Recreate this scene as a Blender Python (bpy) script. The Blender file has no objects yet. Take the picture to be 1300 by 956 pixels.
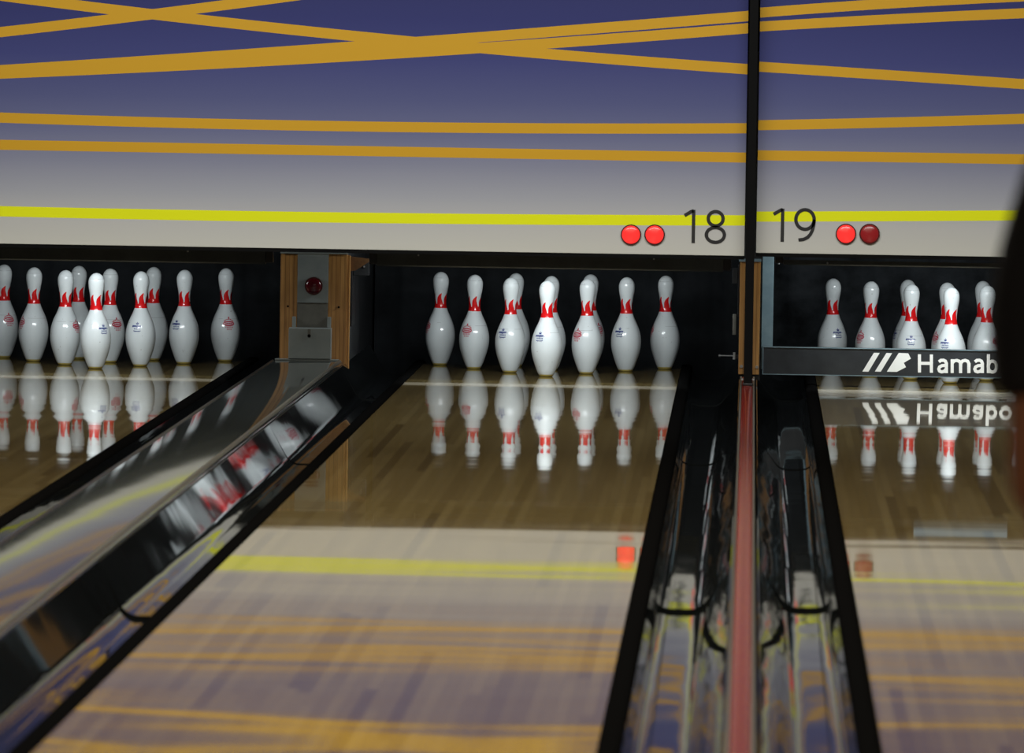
import bpy, bmesh, math, random
from mathutils import Vector, Matrix, noise
random.seed(7)
SC = bpy.context.scene
COL = SC.collection
PI = math.pi
R = math.radians

# ------------------------------------------------------------------ camera
FPX, CAM = 8896.63, Vector((0.804, -27.7796, 1.36388))
YAW, PIT, ROL = -0.0337631, -0.0491291, 0.0156048
Fw = Vector((math.sin(YAW)*math.cos(PIT), math.cos(YAW)*math.cos(PIT), math.sin(PIT)))
R0 = Vector((math.cos(YAW), -math.sin(YAW), 0)); U0 = R0.cross(Fw)
Rt = R0*math.cos(ROL) + U0*math.sin(ROL)
Up = U0*math.cos(ROL) - R0*math.sin(ROL)

def onY(x, y, Y):
    """measured photo point -> point of the vertical plane Y"""
    d = Fw + Rt*((x-650)/FPX) + Up*((478-y)/FPX)
    return CAM + d*((Y-CAM.y)/d.y)

cd = bpy.data.cameras.new('camera'); cam = bpy.data.objects.new('camera', cd); COL.objects.link(cam)
cam.matrix_world = Matrix(((Rt.x, Up.x, -Fw.x, CAM.x), (Rt.y, Up.y, -Fw.y, CAM.y), (Rt.z, Up.z, -Fw.z, CAM.z), (0, 0, 0, 1)))
cd.sensor_width = 36; cd.lens = FPX/1300*36; cd.clip_start = .1; cd.clip_end = 100
cd.dof.use_dof = True; cd.dof.focus_distance = 27.9; cd.dof.aperture_fstop = 9.0
SC.camera = cam

# ------------------------------------------------------------------ materials
def mat(name, col=(.5, .5, .5), rough=.5, metal=0., ior=1.45, emit=None, es=0., spec=None):
    m = bpy.data.materials.new(name); m.use_nodes = True
    b = m.node_tree.nodes['Principled BSDF']
    b.inputs['Base Color'].default_value = (*col, 1); b.inputs['Roughness'].default_value = rough
    b.inputs['Metallic'].default_value = metal; b.inputs['IOR'].default_value = ior
    if spec is not None: b.inputs['Specular IOR Level'].default_value = spec
    if emit: b.inputs['Emission Color'].default_value = (*emit, 1); b.inputs['Emission Strength'].default_value = es
    return m

class NT:
    """small node helper"""
    def __init__(s, m): s.m = m; s.t = m.node_tree; s.b = s.t.nodes['Principled BSDF']
    def n(s, ty, **kw):
        o = s.t.nodes.new(ty)
        for k, v in kw.items(): setattr(o, k, v)
        return o
    def link(s, a, b): s.t.links.new(a, b)
    def inp(s, sock, v):
        if v is None: return
        if hasattr(v, 'is_linked') or isinstance(v, bpy.types.NodeSocket): s.link(v, sock)
        else: sock.default_value = v
    def math(s, op, a, b=None, c=None, clamp=False):
        o = s.n('ShaderNodeMath', operation=op); o.use_clamp = clamp
        s.inp(o.inputs[0], a); s.inp(o.inputs[1], b); s.inp(o.inputs[2], c)
        return o.outputs[0]
    def co(s, out='Object'): return s.n('ShaderNodeTexCoord').outputs[out]
    def xyz(s, v):
        o = s.n('ShaderNodeSeparateXYZ'); s.link(v, o.inputs[0]); return o.outputs
    def vec(s, x, y, z):
        o = s.n('ShaderNodeCombineXYZ'); s.inp(o.inputs[0], x); s.inp(o.inputs[1], y); s.inp(o.inputs[2], z); return o.outputs[0]
    def noise(s, v, scale, det=2, rough=.5, out=0):
        o = s.n('ShaderNodeTexNoise'); s.link(v, o.inputs['Vector']); o.inputs['Scale'].default_value = scale
        o.inputs['Detail'].default_value = det; o.inputs['Roughness'].default_value = rough
        return o.outputs[out]
    def mapv(s, v, sc, loc=(0, 0, 0)):
        o = s.n('ShaderNodeMapping'); s.link(v, o.inputs[0]); o.inputs['Scale'].default_value = sc; o.inputs['Location'].default_value = loc
        return o.outputs[0]
    def mix(s, f, a, b):
        o = s.n('ShaderNodeMix', data_type='RGBA'); s.inp(o.inputs[0], f)
        for i, v in ((6, a), (7, b)):
            if isinstance(v, tuple): v = (*v[:3], 1)
            s.inp(o.inputs[i], v)
        return o.outputs[2]
    def ramp(s, f, stops):
        o = s.n('ShaderNodeValToRGB'); s.link(f, o.inputs[0]); e = o.color_ramp.elements
        while len(e) < len(stops): e.new(.5)
        for i, (p, c) in enumerate(stops): e[i].position = p; e[i].color = (*c, 1)
        return o.outputs[0]
    def base(s, v): s.link(v, s.b.inputs['Base Color'])
    def rough(s, v): s.link(v, s.b.inputs['Roughness'])
    def wavy(s, ax, ay, sx, sy, fine=0., loc=(0, 0, 0)):
        """surface not perfectly flat: slopes ax, ay with feature sizes 1/sx, 1/sy metres, added to the mesh normal"""
        g = s.n('ShaderNodeNewGeometry')
        p = g.outputs['Position']
        a = s.noise(s.mapv(p, (sx, sy, sx), loc), 1., 2, .5, 1)
        v = s.n('ShaderNodeVectorMath', operation='SUBTRACT'); s.link(a, v.inputs[0]); v.inputs[1].default_value = (.5, .5, .5)
        w = s.n('ShaderNodeVectorMath', operation='MULTIPLY'); s.link(v.outputs[0], w.inputs[0]); w.inputs[1].default_value = (ax*2, ay*2, ax*2 if fine else 0)
        q = s.n('ShaderNodeVectorMath', operation='ADD'); s.link(g.outputs['Normal'], q.inputs[0]); s.link(w.outputs[0], q.inputs[1])
        r = s.n('ShaderNodeVectorMath', operation='NORMALIZE'); s.link(q.outputs[0], r.inputs[0])
        s.link(r.outputs[0], s.b.inputs['Normal'])

def srgb(r, g, b):
    f = lambda c: (c/255/12.92) if c/255 <= .04045 else ((c/255+.055)/1.055)**2.4
    return (f(r), f(g), f(b))

# lane boards
def lane_mat(name, band, seed, deck=False):
    m = mat(name, rough=.032, ior=1.5, spec=.42); t = NT(m)
    p = t.co(); x, y, z = t.xyz(p)
    u = t.math('DIVIDE', t.math('ADD', x, 5.27), .0270)
    row = t.math('FLOOR', u)
    rn = t.n('ShaderNodeTexWhiteNoise', noise_dimensions='1D'); t.link(t.math('ADD', row, seed*17.3), rn.inputs['W'])
    yy = t.math('ADD', t.math('DIVIDE', y, 1.9), t.math('MULTIPLY', rn.outputs[0], 7.))
    cell = t.math('FLOOR', yy)
    wn = t.n('ShaderNodeTexWhiteNoise', noise_dimensions='2D'); t.link(t.vec(row, cell, 0.), wn.inputs['Vector'])
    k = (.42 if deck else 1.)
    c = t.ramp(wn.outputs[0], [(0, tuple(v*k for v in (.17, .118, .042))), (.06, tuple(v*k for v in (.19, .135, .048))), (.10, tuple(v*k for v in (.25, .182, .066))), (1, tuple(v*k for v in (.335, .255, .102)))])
    g = t.noise(t.mapv(p, (160, 3, 1)), 1., 3, .6)
    c = t.mix(t.math('MULTIPLY', g, .35), c, (.12, .075, .032))
    fu = t.math('FRACT', u)
    seam = t.math('GREATER_THAN', t.math('ABSOLUTE', t.math('SUBTRACT', fu, .5)), .465)
    fy = t.math('FRACT', yy)
    seam2 = t.math('GREATER_THAN', t.math('ABSOLUTE', t.math('SUBTRACT', fy, .5)), .4975)
    c = t.mix(t.math('MULTIPLY', t.math('MAXIMUM', seam, seam2), .28), c, (.05, .03, .015))
    # pale strip before the pins: painted light streak; sweep scuffs on the right lane
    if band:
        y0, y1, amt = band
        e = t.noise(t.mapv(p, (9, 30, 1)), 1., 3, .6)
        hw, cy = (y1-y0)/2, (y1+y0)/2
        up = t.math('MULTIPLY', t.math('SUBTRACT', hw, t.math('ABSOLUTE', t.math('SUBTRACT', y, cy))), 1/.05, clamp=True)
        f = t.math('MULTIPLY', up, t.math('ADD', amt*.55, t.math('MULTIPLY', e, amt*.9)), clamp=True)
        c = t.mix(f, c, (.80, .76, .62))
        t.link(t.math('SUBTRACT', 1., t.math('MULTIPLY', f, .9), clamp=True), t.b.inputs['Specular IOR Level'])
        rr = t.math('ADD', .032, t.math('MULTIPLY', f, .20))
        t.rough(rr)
    t.base(c)
    t.wavy(.0005, .0052, .6, 3.5, loc=(seed*3.1, seed*5.7, 0))
    return m
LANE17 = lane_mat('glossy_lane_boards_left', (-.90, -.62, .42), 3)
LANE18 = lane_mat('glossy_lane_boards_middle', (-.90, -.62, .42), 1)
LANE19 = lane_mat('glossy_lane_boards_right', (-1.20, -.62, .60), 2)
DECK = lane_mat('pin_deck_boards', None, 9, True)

# masking graphic -------------------------------------------------------------
def quad(pts):
    (a, p), (b, q), (c, r) = pts
    d = (a-b)*(a-c)*(b-c)
    A = (c*(q-p)+b*(p-r)+a*(r-q))/d
    B = (c*c*(p-q)+b*b*(r-p)+a*a*(q-r))/d
    return A, B, p-A*a*a-B*a
def mask_mat(name, stripes, off):
    m = mat(name, rough=.55, spec=.3); t = NT(m)
    x, y, z = t.xyz(t.co())
    zr = t.math('DIVIDE', t.math('SUBTRACT', z, .535+off), 1.2)
    n = t.noise(t.mapv(t.co(), (1.2, 1, 5)), 1., 2)
    zr = t.math('ADD', zr, t.math('MULTIPLY', t.math('SUBTRACT', n, .5), .015))
    c = t.ramp(zr, [(0, (.53, .53, .47)), (.085, (.46, .46, .44)), (.17, (.335, .345, .38)), (.27, (.212, .222, .295)), (.37, (.122, .133, .24)), (.47, (.074, .084, .20)), (.60, (.037, .044, .165)), (.73, (.021, .026, .13)), (1, (.013, .016, .085))])
    OR, YE = (.55, .30, .010), (.74, .78, .0)
    for pts, w, colr in stripes:
        P3 = []
        for px, py in pts:
            v = onY(px, py, -1.4); P3.append((v.x, v.z))
        A, B, C_ = quad(P3)
        cz = t.math('ADD', t.math('MULTIPLY', t.math('ADD', t.math('MULTIPLY', x, A), B), x), C_)
        f = t.math('LESS_THAN', t.math('ABSOLUTE', t.math('SUBTRACT', z, cz)), w/337./2)
        c = t.mix(f, c, YE if colr == 'y' else OR)
    t.base(c)
    return m
M18 = mask_mat('masking_graphic_left', [
    (((0, -5.6), (450, 45.8), (900, 84.4)), 13.2, 'o'),
    (((0, 40.8), (181, 19.6), (330, 0.5)), 13, 'o'),
    (((0, 89.2), (450, 59), (900, 24.4)), 13.2, 'o'),
    (((0, 93.4), (450, 71), (900, 39.8)), 13.2, 'o'),
    (((0, 149.3), (500, 161.2), (948, 162.8)), 13, 'o'),
    (((0, 183.8), (500, 192.5), (948, 200.1)), 12.8, 'o'),
    (((0, 268.2), (500, 277), (948, 279.8)), 13.3, 'y')], 0)
M19 = mask_mat('masking_graphic_right', [
    (((963, 16.2), (1124, 4.8), (1300, -4.5)), 12.6, 'o'),
    (((963, 33.8), (1130, 24.5), (1300, 16.8)), 12.6, 'o'),
    (((963, 84.6), (1130, 95.5), (1300, 106.8)), 12.8, 'o'),
    (((963, 159), (1130, 155.5), (1300, 150.8)), 12.8, 'o'),
    (((963, 197.2), (1130, 199.6), (1300, 202.2)), 12.8, 'o'),
    (((963, 275), (1130, 274.4), (1300, 273.4)), 13, 'y')], .013)

# pin plastic with painted flame collar
def pin_mat():
    m = mat('pin_plastic', rough=.17, ior=1.5); t = NT(m)
    p = t.co(); x, y, z = t.xyz(p)
    oi = t.n('ShaderNodeObjectInfo')
    th = t.math('DIVIDE', t.math('ARCTAN2', x, t.math('MULTIPLY', y, -1.)), 2*PI)
    h = t.math('DIVIDE', t.math('SUBTRACT', z, .234), .058)           # 0..1 up the collar
    lean = t.math('ADD', t.math('MULTIPLY', h, .50), t.math('MULTIPLY', t.math('SINE', t.math('MULTIPLY', h, 6.0)), .13))
    f = t.math('FRACT', t.math('ADD', t.math('SUBTRACT', t.math('MULTIPLY', th, 5.), lean), oi.outputs['Random']))
    # each tongue is wide at the foot and ends in a hooked tip
    wid = t.math('POWER', t.math('MAXIMUM', t.math('SUBTRACT', 1.05, h), 0.), .62)
    red = t.math('LESS_THAN', t.math('ABSOLUTE', t.math('SUBTRACT', f, .5)), t.math('MULTIPLY', wid, .56))
    g = t.math('FRACT', t.math('ADD', f, .42))
    lick = t.math('MULTIPLY', t.math('LESS_THAN', t.math('ABSOLUTE', t.math('SUBTRACT', g, .5)), t.math('MULTIPLY', t.math('SUBTRACT', h, .18), .16)), t.math('LESS_THAN', h, .8))
    red = t.math('MULTIPLY', red, t.math('SUBTRACT', 1., lick))
    red = t.math('MAXIMUM', red, t.math('LESS_THAN', h, .30))
    red = t.math('MULTIPLY', red, t.math('GREATER_THAN', h, 0.))
    n = t.noise(t.mapv(p, (18, 18, 6)), 1., 3)
    wv = t.n('ShaderNodeVectorMath', operation='ADD'); t.link(p, wv.inputs[0]); t.link(oi.outputs['Location'], wv.inputs[1])
    sp = t.noise(wv.outputs[0], 95., 2, .5)
    speck = t.math('MULTIPLY', t.math('GREATER_THAN', sp, .735), .5)
    c = t.mix(n, (.70, .75, .76), (.60, .65, .66))
    # grey scuff lines round the head
    r1 = t.math('LESS_THAN', t.math('ABSOLUTE', t.math('SUBTRACT', z, .3575)), .0006)
    r2 = t.math('LESS_THAN', t.math('ABSOLUTE', t.math('SUBTRACT', z, .176)), .0007)
    nn = t.noise(wv.outputs[0], 14., 2)
    ring = t.math('MULTIPLY', t.math('MAXIMUM', r1, r2), t.math('GREATER_THAN', nn, .5))
    c = t.mix(t.math('MULTIPLY', ring, .5), c, (.2, .2, .2))
    c = t.mix(speck, c, (.22, .2, .18))
    c = t.mix(red, c, (.62, .008, .010))
    t.base(c)
    return m
PIN = pin_mat()
PINBASE = mat('yellowed_pin_base', (.50, .40, .10), .4)
BLUE = mat('blue_print', (.008, .025, .17), .3)
REDP = mat('red_print', (.44, .002, .03), .3)

def noisy(name, c1, c2, scale, rough=.5, metal=0., stretch=(1, 1, 1), spec=None, det=4):
    m = mat(name, c1, rough, metal, spec=spec); t = NT(m)
    n = t.noise(t.mapv(t.co(), stretch), scale, det, .6)
    t.base(t.ramp(n, [(.35, c1), (.65, c2)])); return m
GUT = mat('glossy_black_gutter', (.007, .008, .008), .03, spec=.26); NT(GUT).wavy(.024, .0050, 3, 3.6, fine=1)
LIP = mat('black_gutter_lip', (.004, .004, .004), .6, spec=0.)
GUTD = noisy('worn_black_plastic', (.008, .009, .010), (.022, .024, .026), 6, .35)
CAP = mat('grey_gloss_cap', (.055, .064, .062), .05, spec=.33); NT(CAP).wavy(.006, .0035, 2.6, 1.5)
CAPE = mat('pale_edge_trim', (.10, .10, .085), .35, spec=.3)
REDC = mat('dark_red_gloss_cap', (.26, .022, .012), .16, spec=.22); NT(REDC).wavy(.001, .0012, 6, 1.2)
def pine():
    m = mat('varnished_pine', rough=.4); t = NT(m); p = t.co(); x, y, z = t.xyz(p)
    g = t.noise(t.mapv(p, (60, 60, 3)), 1., 4, .6)
    c = t.ramp(g, [(.3, (.28, .125, .03)), (.7, (.55, .29, .09))])
    ln = t.math('LESS_THAN', t.math('FRACT', t.math('DIVIDE', t.math('ADD', x, 3.), .0165)), .13)
    c = t.mix(t.math('MULTIPLY', ln, .6), c, (.10, .045, .012))
    k = t.n('ShaderNodeTexVoronoi'); t.link(t.mapv(p, (1, 1, .5)), k.inputs[0]); k.inputs['Scale'].default_value = 16
    c = t.mix(t.math('MULTIPLY', t.math('LESS_THAN', k.outputs[0], .07), .8), c, (.06, .03, .01))
    t.base(c); return m
PINE = pine()
PINED = noisy('dark_pine', (.10, .045, .014), (.16, .075, .025), 30, .6)  # darker tone of pine for the wedge
GREY = noisy('grey_painted_metal', (.20, .235, .235), (.25, .285, .28), 9, .45)
GREYD = noisy('greyish_tape', (.11, .11, .095), (.14, .14, .12), 20, .6)
STEEL = noisy('pale_blue_steel', (.16, .24, .28), (.22, .31, .35), 12, .4, .2)
STEELB = mat('pale_blue_glow', (.42, .55, .62), .4, emit=(.55, .80, .95), es=.28)  # emission added so the panel shows up blue in the lane
BLK = mat('black_paint', (.003, .003, .003), .6, spec=.08)
BLKS = mat('black_satin_metal', (.010, .010, .011), .3)
CURT = noisy('black_pit_curtain', (.004, .005, .006), (.016, .019, .022), 3.2, .8, stretch=(1, 1, 1.2), spec=.2, det=6)
CURTC = noisy('chalky_black_pit_curtain', (.003, .004, .005), (.030, .035, .040), 4.6, .8, stretch=(1, 1, 1.3), spec=.2, det=7)
BARM = noisy('dark_grey_beam', (.020, .025, .026), (.034, .040, .041), 8, .4)
BOARD = noisy('dark_slate_board', (.016, .020, .024), (.028, .033, .038), 10, .4)
WHT = mat('white_lettering', (.80, .82, .80), .4)
BOLT = mat('dull_bolt_steel', (.35, .36, .36), .35, .8)
INK = mat('black_ink', (.008, .008, .008), .5)
LIT = mat('lit_red_lens', (.5, .01, .01), .2, emit=(1, .035, .03), es=.95)
DIM = mat('dim_red_lens', (.16, .01, .012), .2, emit=(1, .05, .05), es=.10)
BEZ = mat('dark_red_bezel', (.05, .004, .004), .3)
BTN = mat('red_push_lamp', (.07, .003, .008), .18)
FLOORM = noisy('approach_boards', (.22, .14, .07), (.30, .20, .10), 2, .25, stretch=(20, 1, 1))
WALLM = noisy('charcoal_wall', (.02, .02, .024), (.03, .03, .034), 2, .8)

# ------------------------------------------------------------------ objects
def obj(name, bm, m, parent=None, smooth=False):
    me = bpy.data.meshes.new(name)
    bmesh.ops.recalc_face_normals(bm, faces=bm.faces)
    bm.to_mesh(me); bm.free()
    me.materials.append(m)
    if smooth:
        for p in me.polygons: p.use_smooth = True
        me.set_sharp_from_angle(angle=R(smooth if smooth > 1 else 40))
    o = bpy.data.objects.new(name, me); COL.objects.link(o)
    if parent: o.parent = parent
    return o
def thing(name, label, cat, loc=(0, 0, 0), rz=0, group=None):
    o = bpy.data.objects.new(name, None); COL.objects.link(o); o.location = loc; o.rotation_euler = (0, 0, rz)
    o.empty_display_size = .05; o['label'] = label; o['category'] = cat
    if group: o['group'] = group
    return o
def struct(name, bm, m, parent=None):
    o = obj(name, bm, m, parent); o['kind'] = 'structure'; return o
def bx(bm, x0, x1, y0, y1, z0, z1, bev=0.):
    r = bmesh.ops.create_cube(bm, size=1.)
    for v in r['verts']: v.co = Vector((x0+(v.co.x+.5)*(x1-x0), y0+(v.co.y+.5)*(y1-y0), z0+(v.co.z+.5)*(z1-z0)))
    if bev:
        es = list({e for v in r['verts'] for e in v.link_edges})
        bmesh.ops.bevel(bm, geom=es, offset=bev, segments=2, affect='EDGES', profile=.6)
    return bm
def box(*a, **k): return bx(bmesh.new(), *a, **k)
def cyl(bm, c, axis, r, h, seg=24, r2=None):
    q = Vector((0, 0, 1)).rotation_difference(Vector(axis).normalized())
    M = Matrix.Translation(Vector(c)) @ q.to_matrix().to_4x4()
    bmesh.ops.create_cone(bm, cap_ends=True, segments=seg, radius1=r, radius2=r if r2 is None else r2, depth=h, matrix=M); return bm
def lathe(bm, prof, seg=40, cap=True):
    rings = []
    for z, r in prof: rings.append([bm.verts.new((r*math.cos(2*PI*i/seg), r*math.sin(2*PI*i/seg), z)) for i in range(seg)])
    for a, b in zip(rings, rings[1:]):
        for i in range(seg): bm.faces.new((a[i], a[(i+1) % seg], b[(i+1) % seg], b[i]))
    if cap: bm.faces.new(rings[0][::-1]); bm.faces.new(rings[-1])
    return bm
def sweepY(bm, prof, y0, y1, n=1, closed=True):
    """extrude an (x,z) outline along Y"""
    rows = [[bm.verts.new((x, y0+(y1-y0)*k/n, z)) for x, z in prof] for k in range(n+1)]
    m = len(prof)
    for a, b in zip(rows, rows[1:]):
        for i in range(m if closed else m-1): bm.faces.new((a[i], a[(i+1) % m], b[(i+1) % m], b[i]))
    if closed: bm.faces.new(rows[0][::-1]); bm.faces.new(rows[-1])
    return bm
def ribbon(bm, pts, w, y0, th, closed=False):
    """flat stroke of width w along 2D points (x,z), standing at y0, thickness th toward -Y"""
    n = len(pts); L = []; Rr = []
    for i, p in enumerate(pts):
        a = Vector(pts[(i-1) % n] if (closed or i > 0) else p); b = Vector(pts[(i+1) % n] if (closed or i < n-1) else p)
        t = (b-a).normalized(); nn = Vector((-t.y, t.x))
        # miter
        k = 1.
        if closed or 0 < i < n-1:
            t1 = (Vector(p)-a).normalized(); k = 1/max(.6, abs(nn.dot(Vector((-t1.y, t1.x)))))
        L.append(Vector(p)+nn*w/2*k); Rr.append(Vector(p)-nn*w/2*k)
    def ring(y): return [bm.verts.new((v.x, y, v.y)) for v in L], [bm.verts.new((v.x, y, v.y)) for v in Rr]
    lf, rf = ring(y0-th); lb, rb = ring(y0)
    m = n if closed else n-1
    for i in range(m):
        j = (i+1) % n
        bm.faces.new((lf[i], lf[j], rf[j], rf[i])); bm.faces.new((lb[i], rb[i], rb[j], lb[j]))
        bm.faces.new((lf[i], lb[i], lb[j], lf[j])); bm.faces.new((rf[i], rf[j], rb[j], rb[i]))
    if not closed:
        bm.faces.new((lf[0], rf[0], rb[0], lb[0])); bm.faces.new((lf[-1], lb[-1], rb[-1], rf[-1]))
def poly(bm, pts, y0, th):
    f = [bm.verts.new((x, y0-th, z)) for x, z in pts]; b = [bm.verts.new((x, y0, z)) for x, z in pts]
    bm.faces.new(f); bm.faces.new(b[::-1])
    for i in range(len(pts)):
        j = (i+1) % len(pts); bm.faces.new((f[i], b[i], b[j], f[j]))
def arc(cx, cz, rx, rz, a0, a1, n=14):
    return [(cx+rx*math.cos(R(a0+(a1-a0)*i/n)), cz+rz*math.sin(R(a0+(a1-a0)*i/n))) for i in range(n+1)]

# ------------------------------------------------------------------ the room
YF = -18.3            # foul line
X17, X18, X19 = -1.791, 0., 1.6
LW = .527
struct('floor', box(-6, 6.5, -31, YF-.05, -.12, 0), FLOORM)
struct('wall_left', box(-6.1, -6, -31, 3, -.3, 3.6), WALLM)
struct('wall_right', box(6.5, 6.6, -31, 3, -.3, 3.6), WALLM)
struct('wall_back', box(-6, 6.5, 2.6, 2.7, -.3, 3.6), WALLM)
struct('wall_front', box(-6, 6.5, -1.381, -1.25, 1.80, 3.6), WALLM)
struct('ceiling', box(-6, 6.5, -31, 3, 3.6, 3.7), WALLM)
struct('floor_pit', box(-6, 6.5, YF-.05, 2.6, -.32, -.22), BLK)

# lanes
DY = -.42
for X, M_, pos in ((X17, LANE17, 'left'), (X18, LANE18, 'middle'), (X19, LANE19, 'right')):
    lab = {'left': 'glossy wooden bowling lane at far left beyond the wide grey divider cap',
           'middle': 'glossy wooden bowling lane in the middle below number 18',
           'right': 'glossy wooden bowling lane at right below number 19 with the sweep board down'}[pos]
    t = thing('bowling_lane', lab, 'bowling lane', (X, 0, 0), 0, 'bowling lanes side by side')
    obj('lane_bed', box(-LW, LW, YF, DY, -.06, 0), M_, t)
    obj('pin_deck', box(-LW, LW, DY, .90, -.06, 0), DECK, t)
    obj('tail_plank', box(-LW, LW, .90, .935, -.06, -.002), BLKS, t)

# gutters: profile from the lane edge (0) outwards, w = width to divider
def gutter_prof(w, zt, fz):
    pr = [(.0475, -.006), (.050, -.024), (.055, -.040), (.063, fz+.011), (.073, fz+.005), (.086, fz+.0012), (.10, fz)]
    x0, rr = w-.106, .052
    pr.append((x0, fz)); ang = math.atan2(zt-fz, .106-.030)
    for i in range(1, 9):
        a = ang*i/8; pr.append((x0+rr*math.sin(a), fz+rr*(1-math.cos(a))))
    pr.append((w-.004, zt)); pr.append((w-.002, zt)); pr.append((w-.002, -.12)); pr.append((.0475, -.12))
    return pr
def gutter(xe, sgn, w, zt, joints, label):
    t = thing('lane_gutter', label, 'gutter', (xe, 0, 0), 0, 'black gutters beside the lanes')
    ys = [YF]+joints+[1.1]
    for k in range(len(ys)-1):
        fz = -.071+.009*min(k, 1)+.003*max(0, k-1)
        pr = [(sgn*x, z) for x, z in gutter_prof(w, zt - (.004 if k else 0), fz)]
        obj('gutter_section', sweepY(bmesh.new(), pr, ys[k]+.0005, ys[k+1]-.0005), GUT, t, smooth=50)
    pr = [(.0015, -.11), (.0015, -.001), (.005, .0035), (.020, .006), (.036, .004), (.044, -.001), (.047, -.008), (.047, -.11)]
    obj('gutter_lip', sweepY(bmesh.new(), [(sgn*x, z) for x, z in pr], YF, 1.1), LIP, t, smooth=50)
    return t
gutter(X17+LW, 1, .209, .066, [-10.4, -4.6, -.9], 'black gutter between the left lane and the grey divider cap')
gutter(-LW, -1, .239, .070, [-10.9, -4.9, -.9], 'wide black gutter between the grey divider cap and the middle lane')
gutter(LW, 1, .245, .044, [-10.41, -4.57, -.91], 'black gutter between the middle lane and the dark red divider cap')
gutter(X19-LW, -1, .240, .044, [-10.3, -4.74, -.46], 'black gutter between the dark red divider cap and the right lane')
gutter(X19+LW, 1, .24, .044, [-10.3, -4.74, -.46], 'black gutter on the far side of the right lane behind the person')

# grey divider cap
t = thing('divider_cap', 'wide glossy grey divider cap leading up to the pine column', 'divider', (-.905, 0, 0))
w0, w1 = -.147, .135
pr = [(w0, -.1), (w0, .062), (w0+.006, .073), (w0+.02, .077), (w1-.016, .077), (w1-.006, .073), (w1, .062), (w1, -.1)]
obj('cap_body', sweepY(bmesh.new(), pr, YF, -.62), CAP, t, smooth=40)
obj('edge_trim', sweepY(bmesh.new(), [(w1-.020, .0765), (w1-.017, .082), (w1-.009, .082), (w1-.004, .075)], YF, -.66), CAPE, t)
obj('edge_trim', sweepY(bmesh.new(), [(w0+.004, .075), (w0+.007, .0795), (w0+.012, .0795), (w0+.015, .0765)], YF, -.66), BLKS, t)
bm = bmesh.new()
bx(bm, -.13, .118, -.645, -.62, .077, .083, .002)
obj('end_lip', bm, GREY, t)

# red divider cap
t = thing('divider_cap', 'narrow glossy dark red divider cap below the black post', 'divider', (.8, 0, 0))
obj('cap_body', sweepY(bmesh.new(), [(-.021, -.1), (-.021, .045), (-.014, .050), (0, .0515), (.014, .050), (.021, .045), (.021, -.1)], YF, -.75), REDC, t, smooth=40)
for s in (-1, 1):
    obj('edge_rail', box(min(s*.0215, s*.0275), max(s*.0215, s*.0275), YF, -.75, -.1, .050), CAPE, t)

# black division post in front of the masking units
t = thing('division_post', 'thin upright black post between the two masking units', 'post', (.802, -1.47, 0))
obj('post_shaft', box(-.0165, .0165, -.02, .02, .058, 1.80, .002), BLK, t)
obj('foot_plate', box(-.019, .019, -.028, .028, .0515, .060, .0015), BLKS, t)
for s in (-1, 1):
    obj('foot_bolt', cyl(bmesh.new(), (s*.021, -.01, .075), (0, 1, 0), .004, .03, 10), BOLT, t)

# ------------------------------------------------------------------ masking units
def digits(txt_parts, name, parent, ox, oz, y):
    bm = bmesh.new()
    for pts, closed in txt_parts: ribbon(bm, pts, .0128, y, .0015, closed)
    return obj(name, bm, INK, parent)
H = .125
def d1(x, z): return [([(x-.034, z+H-.022), (x-.008, z+H-.006), (x, z+H-.004)], False), ([(x, z), (x, z+H)], False)]
def d8(x, z): return [(arc(x, z+H*.255, .034, H*.225, -90, 250, 26), True), (arc(x, z+H*.745, .028, H*.215, -90, 250, 26), True)]
def d9(x, z): return [(arc(x, z+H*.66, .0345, H*.295, -90, 250, 28), True),
                      ([(x+.0345, z+H*.66)]+[(x+.0345-.006*i/6-.052*(i/6)**2.4, z+H*.66-(H*.62)*math.sin(i/6*PI/2)) for i in range(1, 7)], False)]
def masking(label, x0, x1, z0, m, nums, lamps, lit):
    t = thing('masking_unit', label, 'masking panel', (0, -1.4, 0))
    # the panel material is drawn in object coordinates (x, z) of the lane area
    obj('graphic_panel', box(x0, x1, 0, .018, z0, 1.80, .001), m, t)
    obj('lower_lip', box(x0, x1, .004, .055, z0-.014, z0-.0005), BLK, t)
    for parts in nums:
        digits(parts[1], 'lane_number', t, 0, 0, -.0002)
    for (px, py), L in zip(lamps, lit):
        v = onY(px, py, -1.41)
        b = cyl(bmesh.new(), (v.x, -.004, v.z), (0, 1, 0), .0385, .008, 36)
        bo = obj('lamp_bezel', b, BEZ, t, smooth=40)
        bm = bmesh.new(); 
        prof = [(0, .034), (.003, .033), (.006, .028), (.0085, .016), (.009, .004)]
        rings = [[bm.verts.new((v.x+r*math.cos(2*PI*i/30), -.008-h, v.z+r*math.sin(2*PI*i/30))) for i in range(30)] for h, r in prof]
        for a_, b_ in zip(rings, rings[1:]):
            for i in range(30): bm.faces.new((a_[i], a_[(i+1) % 30], b_[(i+1) % 30], b_[i]))
        bm.faces.new(rings[-1]); bm.faces.new(rings[0][::-1])
        l = obj('lamp_lens', bm, LIT if L else DIM, t, smooth=60)
        l['label'] = 'lit red lamp lens' if L else 'dim dark red lamp lens'
    return t
def zat(px, py): v = onY(px, py, -1.4); return v.x, v.z
n18 = [('1', d1(*zat(880, 308.5))), ('8', d8(*zat(908, 309)))]
n19 = [('1', d1(*zat(993, 307))), ('9', d9(*zat(1021.5, 306.5)))]
masking('left masking unit with orange stripes over blue and black number 18', -3.4, .7805, .5355, M18, n18, [(801, 298), (831, 298)], (1, 1))
masking('right masking unit with orange stripes over blue and black number 19', .8245, 3.3, .548, M19, n19, [(1074, 297), (1104, 297)], (1, 0))

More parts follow.
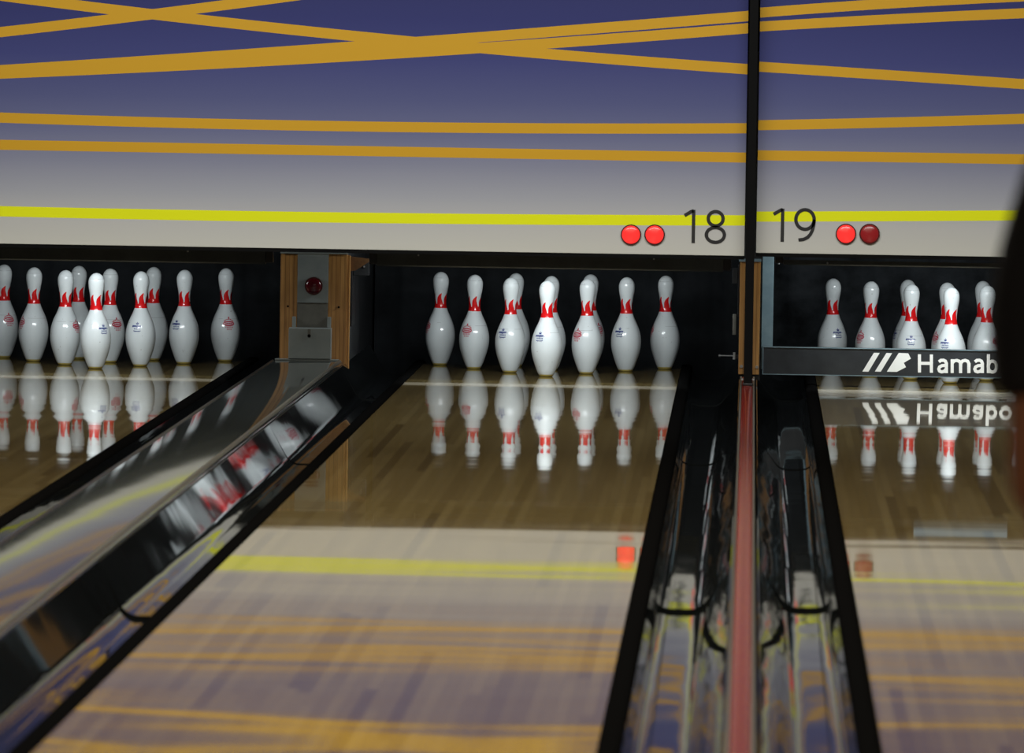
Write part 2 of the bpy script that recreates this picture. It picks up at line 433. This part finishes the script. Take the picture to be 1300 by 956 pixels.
# ------------------------------------------------------------------ pit: kickbacks, curtains, beams
def kick(x0, x1, y0, label):
    o = obj('kickback_wall', box(x0, x1, y0, 1.75, -.2, 1.3), GUTD)
    o['label'] = label; o['category'] = 'side wall'; o['group'] = 'black side walls of the pin pits'
kick(-1.012, -.765, -.575, 'black side wall behind the pine column with the red lamp')
kick(.775, .848, -.575, 'black side wall behind the black post and thin pine upright')
kick(-2.66, -2.58, -.575, 'black side wall left of the left lane pins')
kick(2.40, 2.47, -.575, 'black side wall right of the right lane pins')
for x0, x1, m, lab in ((-2.57, -1.02, CURT, 'black pit curtain behind the left lane pins'), (-.757, .767, CURT, 'black pit curtain behind the middle lane pins'), (.856, 2.39, CURTC, 'chalk smudged black pit curtain behind the right lane pins')):
    bm = bmesh.new(); n = 60
    pr = [(x0+(x1-x0)*i/n, .012*math.sin(i*.9)+.006*math.sin(i*2.3)) for i in range(n+1)]
    vs = [[bm.verts.new((x, 1.35+y+d, z)) for x, y in pr] for z, d in ((-.2, 0), (1.2, 0))]
    wb = [[bm.verts.new((x, 1.362+y+d, z)) for x, y in pr] for z, d in ((-.2, 0), (1.2, 0))]
    for i in range(n):
        bm.faces.new((vs[0][i], vs[0][i+1], vs[1][i+1], vs[1][i])); bm.faces.new((wb[0][i], wb[1][i], wb[1][i+1], wb[0][i+1]))
    o = obj('pit_curtain', bm, m, smooth=60); o['label'] = lab; o['category'] = 'curtain'; o['group'] = 'black pit curtains'
# cross beams under the masking
for x0, x1, lab, z in ((-2.55, -1.06, 'dark grey cross beam above the left lane pins', .003), (-.63, .70, 'dark grey cross beam above the middle lane pins', 0), (.93, 2.34, 'dark cross beam above the right lane pins', .034)):
    t = thing('cross_beam', lab, 'beam', (0, -.9, 0), 0, 'cross beams above the pins')
    bm = bmesh.new(); lo, hi = (.457, .512) if x0 < .9 else (.488, .508)
    pr = [(0, lo+.005), (.006, lo), (.05, lo), (.05, hi-.008), (0, hi)]
    a = [bm.verts.new((x0, y, zz)) for y, zz in pr]; b = [bm.verts.new((x1, y, zz)) for y, zz in pr]
    bm.faces.new(a); bm.faces.new(b[::-1])
    for i in range(5): bm.faces.new((a[i], b[i], b[(i+1) % 5], a[(i+1) % 5]))
    obj('beam_body', bm, BARM, t)
    for s in ((x0-.03, x0), (x1, x1+.03)):
        obj('end_bracket', box(s[0], s[1], .0, .035, lo+.006, .53, .003), BLKS, t)
    for k in (.12, .8):
        xx = x0+(x1-x0)*k; obj('beam_bolt', cyl(bmesh.new(), (xx, -.006, hi-.010), (0, 1, 0), .0035, .012, 10), BOLT, t)

# pine column between left and middle lanes
t = thing('column', 'pine clad column with grey centre panel and red round lamp', 'column', (-.89, -.60, 0))
obj('pine_board', box(-.130, -.064, 0, .022, .02, .487, .002), PINE, t)
obj('pine_board', box(.056, .130, 0, .022, .02, .490, .002), PINE, t)
obj('pine_cheek', box(.1305, .140, .004, .028, .02, .487, .002), PINE, t)
bm = bmesh.new(); poly(bm, [(.141, .482), (.212, .474), (.212, .462), (.160, .428), (.141, .425)], .03, .012); obj('pine_wedge', bm, PINED, t)
obj('centre_panel', box(-.0635, .0555, -.004, .022, .30, .497, .001), GREY, t)
obj('lower_panel', box(-.0635, .0555, -.002, .022, .02, .2995, .001), GREYD, t)
obj('top_strip', box(-.132, .132, -.006, 0.0, .4905, .4985, .001), GREY, t)
lamp = obj('push_lamp', (lambda b: (cyl(b, (0, -.009, .366), (0, 1, 0), .035, .010, 32), b)[1])(bmesh.new()), BEZ, t, smooth=40)
bm = bmesh.new(); bmesh.ops.create_uvsphere(bm, u_segments=28, v_segments=14, radius=1., matrix=Matrix.Translation((0, -.013, .366)) @ Matrix.Diagonal((.030, .012, .030, 1)))
obj('lamp_dome', bm, BTN, lamp, smooth=60)
bxo = obj('control_box', box(-.092, .073, -.055, -.005, .084, .204, .003), GREY, t)
bm = bmesh.new(); bx(bm, -.018, -.006, -.058, -.054, .168, .200, .001); obj('hasp', bm, GREYD, bxo)
bm = bmesh.new(); cyl(bm, (-.012, -.058, .174), (0, 1, 0), .0065, .010, 16); obj('lock', bm, BLK, bxo)
for x in (-.075, .062):
    obj('box_clamp', box(x-.007, x+.007, -.014, .0, .204, .246, .002), GREY, t)
for x in (-.1, .098):
    obj('screw_head', cyl(bmesh.new(), (x, -.001, .285), (0, 1, 0), .004, .006, 12), BLK, t)

# pine upright between middle and right lanes
t = thing('column', 'narrow pine upright hidden behind the black post', 'column', (.81, -.60, 0))
obj('pine_board', box(-.046, -.002, 0, .022, .05, .487, .002), PINE, t)
obj('pine_board', box(0, .034, 0, .022, .05, .490, .002), PINE, t)
obj('top_strip', box(-.050, .036, -.005, .0, .488, .500, .001), STEEL, t)
for x, z in ((-.034, .082), (.026, .080)):
    obj('hinge_bolt', cyl(bmesh.new(), (x, -.006, z), (0, 1, 0), .006, .012, 12), BOLT, t)
# little fittings on the kickbacks
t = thing('latch', 'small dull steel latch rod beside the middle lane pins at right', 'latch', (.72, -.3, .10))
obj('rod', cyl(bmesh.new(), (0, 0, .008), (1, 0, 0), .003, .055, 10), BOLT, t)
obj('latch_plate', box(.022, .031, -.006, .006, -.006, .022, .001), BOLT, t)
obj('rod_tip', cyl(bmesh.new(), (-.03, 0, .008), (1, 0, 0), .005, .008, 10), BOLT, t)
obj('mounting_arm', box(.031, .054, -.004, .004, -.002, .012, .001), BLKS, t)
t = thing('guide_bracket', 'black bracket on the pit wall right of the pine column', 'bracket', (-.72, -.40, 0))
obj('bracket_plate', box(-.044, -.034, .06, .25, .20, .47, .002), BLKS, t)
obj('bracket_arm', box(-.033, .030, .07, .10, .40, .455, .002), GUTD, t)
obj('bolt', cyl(bmesh.new(), (.01, .067, .455-.02), (0, 1, 0), .0035, .008, 10), BOLT, t)
t = thing('guide_bracket', 'small black bracket with a white catch on the pit wall left of the pine upright', 'bracket', (.745, -.5, 0))
obj('bracket_plate', box(.012, .028, -.02, .12, .27, .47, .002), BLKS, t)
obj('catch', box(-.006, .008, -.024, -.004, .20, .28, .002), GREYD, t)
obj('upper_block', box(-.010, .012, -.02, 0., .40, .46, .002), GUTD, t)

# sweep bar on the right lane -------------------------------------------------
SY = -.44
t = thing('sweep_bar', 'dark sweep board with white lettering lowered in front of the right lane pins', 'sweep board', (0, SY, 0))
x0, x1 = .858, 2.34
bz0, bz1 = .044, .154
bd = obj('board', box(x0, x1, 0, .018, bz0, bz1, .0015), BOARD, t)
bm = bmesh.new()
bx(bm, x0, x1, -.0035, -.0005, bz1-.004, bz1); bx(bm, x0, x1, -.0035, -.0005, bz0, bz0+.003); bx(bm, x0, x0+.003, -.0035, -.0005, bz0+.003, bz1-.004)
obj('edge_strip', bm, STEEL, bd)
for xa in (.851, 2.29):
    a = obj('sweep_arm', box(xa, xa+.045, .0185, .034, bz0+.02, .545, .002), STEEL, t)
obj('arm_pin', cyl(bmesh.new(), (.915, .02, .50), (0, 0, 1), .004, .05, 10), BOLT, t)
def sp(px, py): v = onY(px, py, SY); return (v.x, v.z)
Z = lambda u, v: sp(1020+u/4.157, 330+v/4.157)
bm = bmesh.new()
poly(bm, [Z(311, 589), Z(372, 490), Z(402, 491), Z(343, 590)], -.0003, .0012)
poly(bm, [Z(377, 589), Z(438, 491), Z(468, 492), Z(408, 590)], -.0003, .0012)
poly(bm, [Z(440, 590), Z(503, 491), Z(553, 493), Z(567, 521), Z(528, 544)], -.0003, .0012)
poly(bm, [Z(440, 590), Z(529, 542), Z(541, 566), Z(492, 591)], -.0003, .0014)
bmesh.ops.triangulate(bm, faces=[f for f in bm.faces if len(f.verts) > 4])
obj('emblem', bm, WHT, bd)
# word drawn with strokes; u right, v down in the same zoomed units
def word():
    bm = bmesh.new(); w = 16.5/4.157/327.
    k = [0]
    def st(pts, closed=False):
        k[0] += 1; ribbon(bm, [Z(u, v) for u, v in pts], w, -.0003, .0010+.00012*k[0], closed)
    top, bas, xh = 498, 597, 530
    def A(u0):   # a
        st([(u0+6, xh+8), (u0+16, xh), (u0+30, xh-1), (u0+40, xh+4), (u0+45, xh+15), (u0+45, bas)])
        st([(u0+45, 556), (u0+22, 558), (u0+9, 565), (u0+5, 576), (u0+9, 586), (u0+20, 591), (u0+33, 588), (u0+45, 577)])
    st([(612, top), (612, bas-3)]); st([(675, top+1), (675, bas-2)]); st([(612, 545), (675, 546)])
    A(709)
    st([(785, xh-6), (785, bas)]); st([(785, 545), (795, 533), (810, 530), (823, 535), (829, 547), (829, bas)]); st([(829, 547), (840, 533), (854, 530), (867, 535), (873, 547), (873, bas)])
    A(899)
    st([(976, top), (976, bas)]); st([(997+22*math.cos(R(a)), 563+29*math.sin(R(a))) for a in range(0, 360, 20)], True)
    st([(1071+26*math.cos(R(a)), 563+29*math.sin(R(a))) for a in range(0, 360, 20)], True)
    return obj('lettering', bm, WHT, bd)
word()
# pale panel under the right lane's machine, glow added for its mirrored strip
t = thing('glow_panel', 'faint pale blue panel with added glow above the right lane, seen mirrored in the lane', 'lamp', (1.63, -.81, 0))
obj('glow_face', box(-.18, .18, 0, .012, .517, .553, .002), STEELB, t)
obj('housing', box(-.15, .15, .013, .03, .535, .59, .002), BLKS, t)

# ------------------------------------------------------------------ pins
IN = .0254
PROF = [(0, .0254), (.002, .0272), (.75*IN, 1.414*IN), (2.25*IN, 1.953*IN), (3.375*IN, 2.255*IN), (4.5*IN, 2.383*IN), (5.875*IN, 2.282*IN), (7.25*IN, 1.852*IN), (8.625*IN, 1.236*IN), (9.375*IN, .983*IN), (10*IN, .900*IN), (10.875*IN, .935*IN), (11.75*IN, 1.047*IN), (12.625*IN, 1.203*IN), (13.5*IN, 1.273*IN)]
def catmull(z):
    P = PROF
    i = 0
    while i < len(P)-2 and z > P[i+1][0]: i += 1
    def slope(k):
        if k <= 0: return (P[1][1]-P[0][1])/(P[1][0]-P[0][0])
        if k >= len(P)-1: return 0.
        return (P[k+1][1]-P[k-1][1])/(P[k+1][0]-P[k-1][0])
    z0, r0 = P[i]; z1, r1 = P[i+1]; h = z1-z0; s = (z-z0)/h
    m0, m1 = slope(i)*h, slope(i+1)*h
    return (2*s**3-3*s*s+1)*r0+(s**3-2*s*s+s)*m0+(-2*s**3+3*s*s)*r1+(s**3-s*s)*m1
def rad(z):
    if z > 13.5*IN:
        c = 13.5*IN+.0; hh = .381-c; q = (z-c)/hh
        return 1.273*IN*math.sqrt(max(0, 1-q*q))
    return catmull(z)
zs = [.0085+(13.5*IN-.0085)*i/64 for i in range(65)]
zs += [13.5*IN+(.381-13.5*IN)*math.sin(a*PI/2/12) for a in range(1, 12)]
body_prof = [(z, rad(z)) for z in zs]+[(.38098, .0012)]
base_prof = [(0, .0235), (.0008, .0250), (.003, .0282), (.0084, rad(.0085)-.0002)]
def patch(bm, cu, cz, w, h, nu=3, taper=0., skew=0.):
    """small curved rectangle of print lying on the belly; cu is arc length from the front"""
    r = lambda z: rad(z)+.00025
    g = []
    for j in range(2):
        z = cz-h/2+h*j
        ww = w*(1-taper*j)
        g.append([])
        for i in range(nu+1):
            s = cu+skew*j-ww/2+ww*i/nu; a = s/rad(cz)
            g[-1].append(bm.verts.new((r(z)*math.sin(a), -r(z)*math.cos(a), z)))
    for i in range(nu): bm.faces.new((g[0][i], g[0][i+1], g[1][i+1], g[1][i]))
def curve_patch(bm, pts, w):
    w *= 1.6; pts = [(u*1.1, .157+(z-.157)*1.1) for u, z in pts]
    """stroke on the belly through (u, z) points"""
    L, Q = [], []
    for i, p in enumerate(pts):
        a = Vector(pts[max(0, i-1)]); b = Vector(pts[min(len(pts)-1, i+1)]); t_ = (b-a).normalized(); n_ = Vector((-t_.y, t_.x))*w/2
        for lst, v in ((L, Vector(p)+n_), (Q, Vector(p)-n_)):
            r = rad(v.y)+.0003; th = v.x/.059
            lst.append(bm.verts.new((r*math.sin(th), -r*math.cos(th), v.y)))
    for i in range(len(pts)-1): bm.faces.new((L[i], L[i+1], Q[i+1], Q[i]))
def blue_bm():
    bm = bmesh.new(); c = .158
    for dx, dz in ((-.006, .0165), (0, .0195), (.006, .0165)): curve_patch(bm, [(dx*.4, c+.0125), (dx, c+dz)], .0018)   # little crown
    curve_patch(bm, [(-.005, c+.0115), (.005, c+.0115)], .0018)
    random.seed(3)
    x = -.020
    for k in range(8):                                                     # bold word, slanting letters
        curve_patch(bm, [(x, c+.001), (x+.0022, c+.0075)], .0026); x += .0046
    curve_patch(bm, [(-.021, c+.0012), (0, c-.0002), (.020, c+.0026)], .0016)
    for i in range(6): curve_patch(bm, [(-.012+i*.0045, c-.0055), (-.0095+i*.0045, c-.0055)], .0036)
    curve_patch(bm, [(-.014+.028*i/8, c-.0125-.0016*math.sin(i/8*PI)) for i in range(9)], .0018)
    curve_patch(bm, [(-.009, c-.0165), (.009, c-.0165)], .0014)
    return bm
def red_bm():
    bm = bmesh.new(); c = .156
    curve_patch(bm, [(0, c+.026), (.0, c+.021)], .0038); curve_patch(bm, [(-.004, c+.0205), (.004, c+.0205)], .0016)
    for i in range(7):                                                     # arched small letters
        a = R(150-20*i); u, v = .021*math.cos(a), c+.0035+.0135*math.sin(a)
        curve_patch(bm, [(u-.0007, v-.0018), (u+.0007, v+.0018)], .0034)
    N = 20
    for i in range(N):                                                     # oval outline
        a, b = 2*PI*i/N, 2*PI*(i+1)/N
        curve_patch(bm, [(.021*math.cos(a), c+.001+.0075*math.sin(a)), (.021*math.cos(b), c+.001+.0075*math.sin(b))], .0030)
    for i in range(6): curve_patch(bm, [(-.0125+i*.005, c-.0018), (-.0115+i*.005, c+.0038)], .0026)
    for i in range(6): curve_patch(bm, [(-.013+i*.0052, c-.0125), (-.0105+i*.0052, c-.0125)], .0038)
    for i in range(4): curve_patch(bm, [(-.008+i*.0052, c-.0200), (-.0055+i*.0052, c-.0200)], .0036)
    return bm
proto = thing('bowling_pin', '', 'bowling pin', (0, 0, 0), 0, 'x')
obj('pin_body', lathe(bmesh.new(), body_prof, 48), PIN, proto, smooth=60)
obj('base_ring', lathe(bmesh.new(), base_prof, 48), PINBASE, proto, smooth=60)
eb = obj('blue_emblem', blue_bm(), BLUE, proto)
er = obj('red_emblem', red_bm(), REDP, proto); er.rotation_euler.z = PI
kids = list(proto.children)
r_ = .3048; rw = r_*math.sqrt(3)/2
SPOT = {1: (0, 0), 2: (-r_/2, rw), 3: (r_/2, rw), 4: (-r_, 2*rw), 5: (0, 2*rw), 6: (r_, 2*rw), 7: (-1.5*r_, 3*rw), 8: (-.5*r_, 3*rw), 9: (.5*r_, 3*rw), 10: (1.5*r_, 3*rw)}
PLACE = {1: 'head pin nearest the camera', 2: 'second row pin just left of the head pin', 3: 'second row pin just right of the head pin',
         4: 'third row pin at the left', 5: 'third row pin directly behind the head pin', 6: 'third row pin at the right',
         7: 'back row pin at the left corner', 8: 'back row pin second from left', 9: 'back row pin second from right', 10: 'back row pin at the right corner'}
# emblem turn towards the camera: kind, degrees, small real offset from the spot
TURN = {17: {1: ('b', 40, -.002), 2: ('r', 62, .002), 3: ('b', -10, .001), 4: ('r', -58, 0), 5: ('r', 38, .005), 6: ('b', -32, .002), 7: ('r', 30, .002), 8: ('r', 150, .004), 9: ('b', 110, .006), 10: ('r', 18, -.002)},
        18: {1: ('b', -28, .001), 2: ('b', -32, 0), 3: ('r', -45, .002), 4: ('r', -32, -.003), 5: ('b', 100, .002), 6: ('b', -28, .002), 7: ('r', -68, 0), 8: ('b', 130, .002), 9: ('r', 45, .002), 10: ('b', 100, .004)},
        19: {1: ('b', -25, .002), 2: ('b', 0, .003), 3: ('r', 48, .001), 4: ('r', -52, -.002), 5: ('b', 120, 0), 6: ('r', 80, 0), 7: ('b', 25, 0), 8: ('r', 110, 0), 9: ('r', 180, 0), 10: ('b', 60, 0)}}
LN = {17: ('left lane', X17), 18: ('middle lane', X18), 19: ('right lane', X19)}
first = True
for lane in (17, 18, 19):
    ln, X = LN[lane]
    for n in range(1, 11):
        if first: o = proto; first = False
        else:
            o = proto.copy(); COL.objects.link(o)
            for k in kids:
                c = k.copy(); COL.objects.link(c); c.parent = o
        kind, deg, dx = TURN[lane][n]
        o.location = (X+SPOT[n][0]+dx, SPOT[n][1], 0)
        o.rotation_euler.z = R(deg + (180 if kind == 'r' else 0))
        o['label'] = f'white bowling pin on the {ln}, {PLACE[n]}'
        o['group'] = f'ten pins on the {ln}'

# ------------------------------------------------------------------ lights (lamps of the place, plus two unseen fills added)
def area(name, loc, target, sx, sy, power, col=(1, 1, 1), spread=180):
    l = bpy.data.lights.new(name, 'AREA'); l.shape = 'RECTANGLE'; l.size = sx; l.size_y = sy; l.energy = power; l.color = col; l.spread = R(spread)
    o = bpy.data.objects.new(name, l); COL.objects.link(o); o.location = loc
    o.rotation_euler = (Vector(target)-Vector(loc)).to_track_quat('-Z', 'Y').to_euler(); return o
# one pin-deck tube per lane, hidden behind the masking
for X, p in ((X17, 2.0), (X18, 2.4), (X19, 2.4)):
    t = thing('pin_light', {X17: 'tube lamp behind the masking above the left lane pins', X18: 'tube lamp behind the masking above the middle lane pins', X19: 'tube lamp behind the masking above the right lane pins'}[X], 'lamp', (X, -.74, .67), 0, 'pin deck tube lamps')
    cyl_ = cyl(bmesh.new(), (0, 0, 0), (1, 0, 0), .013, .50, 16); obj('tube', cyl_, mat('tube_glow', (.9, .9, .9), .4, emit=(.9, .97, 1.), es=4.), t, smooth=40)
    obj('reflector', box(-.30, .30, -.035, -.022, -.02, .05, .002), WHT, t)
    for s in (-1, 1): obj('mounting_arm', box(s*.2-.01, s*.2+.01, -.635, -.036, .025, .04, .002), BLKS, t)
    for s in (-1, 1): obj('end_cap', box(min(s*.252, s*.272), max(s*.252, s*.272), -.02, .02, -.02, .02, .002), BLKS, t)
    area('pin_lamp_light', (X, -.715, .655), (X, .45, .10), .75, .03, p*4.9, (.93, .98, 1.))
area('masking_light', (-.3, -5.2, 3.3), (-.3, -1.4, 1.0), 7.0, .35, 95, (.98, .99, 1.), 120)
area('lane_fill', (0, -11.5, 3.5), (0, -11.5, 0), 6.0, 12.0, 470, (1., .9, .75))  # unseen overhead fill, added to brighten the lane boards
area('approach_fill', (0, -25.5, 3.5), (0, -24.5, 0), 6.0, 3.0, 150, (1., .85, .7))  # unseen fill, added to bring up the person's skin
w = bpy.data.worlds.new('world'); SC.world = w; w.use_nodes = True
w.node_tree.nodes['Background'].inputs[0].default_value = (.5, .6, .7, 1); w.node_tree.nodes['Background'].inputs[1].default_value = .02


# ------------------------------------------------------------------ the person at the right edge, back to the camera
def evaluated(o):
    dg = bpy.context.evaluated_depsgraph_get(); dg.update()
    me = bpy.data.meshes.new_from_object(o.evaluated_get(dg)); bpy.data.objects.remove(o); return me
def skinned(chains, sub=2):
    """chains of (point, radius); a chain starting with an int index continues from that vertex"""
    vs, es, rs = [], [], []
    for ch in chains:
        prev = None
        for it in ch:
            if isinstance(it, int): prev = it; continue
            vs.append(it[0]); rs.append(it[1]); i = len(vs)-1
            if prev is not None: es.append((prev, i))
            prev = i
    me = bpy.data.meshes.new('t'); me.from_pydata(vs, es, []); o = bpy.data.objects.new('t', me); COL.objects.link(o)
    md = o.modifiers.new('s', 'SKIN'); md.use_smooth_shade = True
    for i, v in enumerate(me.skin_vertices[0].data):
        r = rs[i]; v.radius = r if isinstance(r, tuple) else (r, r); v.use_root = (i == 0)
    s_ = o.modifiers.new('u', 'SUBSURF'); s_.levels = sub; s_.render_levels = sub
    return evaluated(o)
def merge(meshes, voxel, name, m, parent, smooth_it=4):
    bm = bmesh.new()
    for me in meshes: bm.from_mesh(me)
    me = bpy.data.meshes.new(name); bm.to_mesh(me); bm.free()
    o = bpy.data.objects.new('t', me); COL.objects.link(o)
    r = o.modifiers.new('r', 'REMESH'); r.mode = 'VOXEL'; r.voxel_size = voxel; r.use_smooth_shade = True
    k = o.modifiers.new('k', 'SMOOTH'); k.iterations = smooth_it; k.factor = .5
    me = evaluated(o); me.name = name; me.materials.clear(); me.materials.append(m)
    for p in me.polygons: p.use_smooth = True
    o = bpy.data.objects.new(name, me); COL.objects.link(o); o.parent = parent; return o
def ball(c, s, rot=None, seg=24):
    bm = bmesh.new(); M_ = Matrix.Translation(c) @ (rot or Matrix.Identity(4)) @ Matrix.Diagonal((*s, 1))
    bmesh.ops.create_uvsphere(bm, u_segments=seg, v_segments=seg//2, radius=1., matrix=M_)
    me = bpy.data.meshes.new('t'); bm.to_mesh(me); bm.free(); return me
SKIN = noisy('warm_brown_skin', (.36, .15, .075), (.40, .17, .09), 5, .5)
SHIRT = noisy('black_cotton', (.008, .008, .009), (.012, .012, .013), 30, .9)
JEANS = noisy('dark_denim', (.018, .022, .035), (.026, .03, .045), 40, .9)
HAIR = noisy('black_hair', (.006, .005, .005), (.018, .014, .012), 40, .5, stretch=(6, 6, 1))
SHOE = mat('shoe_leather', (.16, .03, .03), .4); SOLE = mat('shoe_sole', (.5, .48, .42), .6)
P = thing('person', 'person at the right edge in a black short-sleeved shirt, back turned, bare elbow bent', 'person', (1.312, -20.5, 0)); P.scale = (1.03,)*3
def side(x, p): return (x*p[0], p[1], p[2])
def arm(x):
    W = Vector(side(x, (.075, .205, .985))); D = Vector(side(x, (-.045, .075, .012))).normalized()   # wrist and hand direction
    out = [[(side(x, (.13, 0, 1.185)), .052), (side(x, (.176, -.005, 1.195)), .052), (side(x, (.188, -.012, 1.06)), .044), (side(x, (.190, -.02, .86)), .047),
            (side(x, (.150, .09, .90)), .040), (tuple(W), .025), (tuple(W+D*.045), (.030, .018)), (tuple(W+D*.075), (.030, .016))]]
    up = Vector((0, 0, 1)); 
    fingers = []
    for k, (off, L) in enumerate(((.026, .060), (.009, .067), (-.009, .063), (-.025, .048))):
        b0 = W+D*.065+up*off*.85; curl = Vector(side(x, (-.012, -.35, 0)))
        d2 = (D+curl*.6).normalized(); d3 = (D+curl*1.8).normalized()
        fingers.append([(tuple(b0), .0085), (tuple(b0+D*L*.42), .0080), (tuple(b0+D*L*.42+d2*L*.33), .0074), (tuple(b0+D*L*.42+d2*L*.33+d3*L*.27), .0064)])
    b0 = W+D*.022+up*.018; td = (D*.55+up*.8).normalized()
    fingers.append([(tuple(b0), .0105), (tuple(b0+td*.030), .0095), (tuple(b0+td*.030+(D*.8+up*.5).normalized()*.027), .0078)])
    return out, fingers
meshes = []
torso = [[((0, 0, .80), (.125, .09)), ((0, 0, .90), (.108, .08)), ((0, .005, 1.02), (.118, .085)), ((0, .0, 1.13), (.125, .088)), ((0, -.005, 1.215), (.075, .06)), ((0, 0, 1.27), .048), ((0, .012, 1.33), .046)]]
meshes.append(skinned(torso))
for x in (-1, 1):
    a, fs = arm(x); meshes.append(skinned(a))
    for f in fs: meshes.append(skinned([f], 1))
    meshes.append(skinned([[(side(x, (.07, 0, .82)), .088), (side(x, (.085, .012, .62)), .070), (side(x, (.09, .022, .43)), .050), (side(x, (.092, -.004, .28)), .048), (side(x, (.092, 0, .09)), .032), (side(x, (.094, .05, .035)), (.034, .026)), (side(x, (.098, .13, .028)), (.034, .022))]]))
    meshes.append(ball(side(x, (.070, .01, 1.392)), (.010, .020, .030)))               # ear
meshes += [ball((0, .015, 1.415), (.071, .088, .098)), ball((0, .055, 1.350), (.045, .048, .040)), ball((0, .108, 1.388), (.012, .017, .020), Matrix.Rotation(.3, 4, 'X')),
           ball((0, .094, 1.352), (.022, .010, .005)), ball((0, .092, 1.343), (.020, .010, .006)), ball((-.028, .080, 1.425), (.022, .012, .007)), ball((.028, .080, 1.425), (.022, .012, .007))]
body = merge(meshes, .0048, 'body', SKIN, P, 3)
EYE = mat('eye_white', (.7, .68, .65), .2); IRIS = mat('dark_iris', (.02, .012, .008), .15)
for x in (-1, 1):
    me = ball((x*.029, .088, 1.408), (.0115, .0095, .0085)); me.materials.append(EYE); e = bpy.data.objects.new('eye', me); COL.objects.link(e); e.parent = P
    me = ball((x*.029, .0960, 1.408), (.005, .002, .005)); me.materials.append(IRIS); i_ = bpy.data.objects.new('iris', me); COL.objects.link(i_); i_.parent = e
# shirt: loose torso, two short sleeves
sh = [skinned([[((0, 0, .80), (.142, .104)), ((0, 0, .90), (.142, .100)), ((0, .004, 1.02), (.158, .104)), ((0, 0, 1.13), (.172, .104)), ((0, -.005, 1.205), (.135, .080)), ((0, -.002, 1.245), (.064, .060))]])]
for x in (-1, 1):
    sh.append(skinned([[(side(x, (.08, 0, 1.175)), .070), (side(x, (.172, -.004, 1.200)), .074), (side(x, (.184, -.010, 1.13)), .062), (side(x, (.190, -.012, 1.07)), .069), (side(x, (.192, -.017, 1.00)), .067), (side(x, (.192, -.020, .952)), .066)]]))
shirt = merge(sh, .006, 'shirt', SHIRT, P, 5)
for v in shirt.data.vertices:
    n_ = noise.noise(v.co*9.)+.5*noise.noise(v.co*21.)
    v.co += v.normal*(.007*n_)
tr = [skinned([[((0, 0, .86), (.128, .095)), ((0, 0, .80), (.135, .10)), ((0, 0, .76), (.11, .09))]])]
for x in (-1, 1): tr.append(skinned([[(side(x, (.068, 0, .82)), .096), (side(x, (.085, .010, .62)), .082), (side(x, (.09, .018, .43)), .066), (side(x, (.092, .0, .25)), .062), (side(x, (.092, 0, .085)), .058)]]))
merge(tr, .007, 'trousers', JEANS, P, 4)
hr = [ball((0, .0, 1.435), (.083, .094, .094)), ball((0, -.035, 1.375), (.074, .060, .085)), ball((0, .045, 1.482), (.066, .048, .034))]
merge(hr, .006, 'hair', HAIR, P, 3)
for x in (-1, 1):
    so = merge([skinned([[(side(x, (.092, -.035, .040)), (.038, .034)), (side(x, (.093, .02, .050)), (.040, .040)), (side(x, (.097, .10, .034)), (.044, .028)), (side(x, (.100, .165, .026)), (.036, .020))]])], .005, 'shoe', SHOE, P, 2)
    for v in so.data.vertices: v.co.z = max(v.co.z, .0135)
    bm = bmesh.new(); pts = [(.0, -.075), (.028, -.065), (.036, -.02), (.036, .05), (.046, .10), (.044, .16), (.022, .20), (-.006, .205), (-.030, .18), (-.040, .12), (-.034, .03), (-.034, -.03), (-.024, -.065)]
    f0 = [bm.verts.new((x*(.093+a), b, .0005)) for a, b in pts]; f1 = [bm.verts.new((x*(.093+a), b, .0145)) for a, b in pts]
    bm.faces.new(f0); bm.faces.new(f1)
    for i in range(len(pts)): j = (i+1) % len(pts); bm.faces.new((f0[i], f0[j], f1[j], f1[i]))
    obj('sole', bm, SOLE, so)


SC.view_settings.view_transform = 'Standard'; SC.view_settings.look = 'None'; SC.view_settings.gamma = 1
SC.view_settings.use_curve_mapping = False; SC.view_settings.exposure = 0.
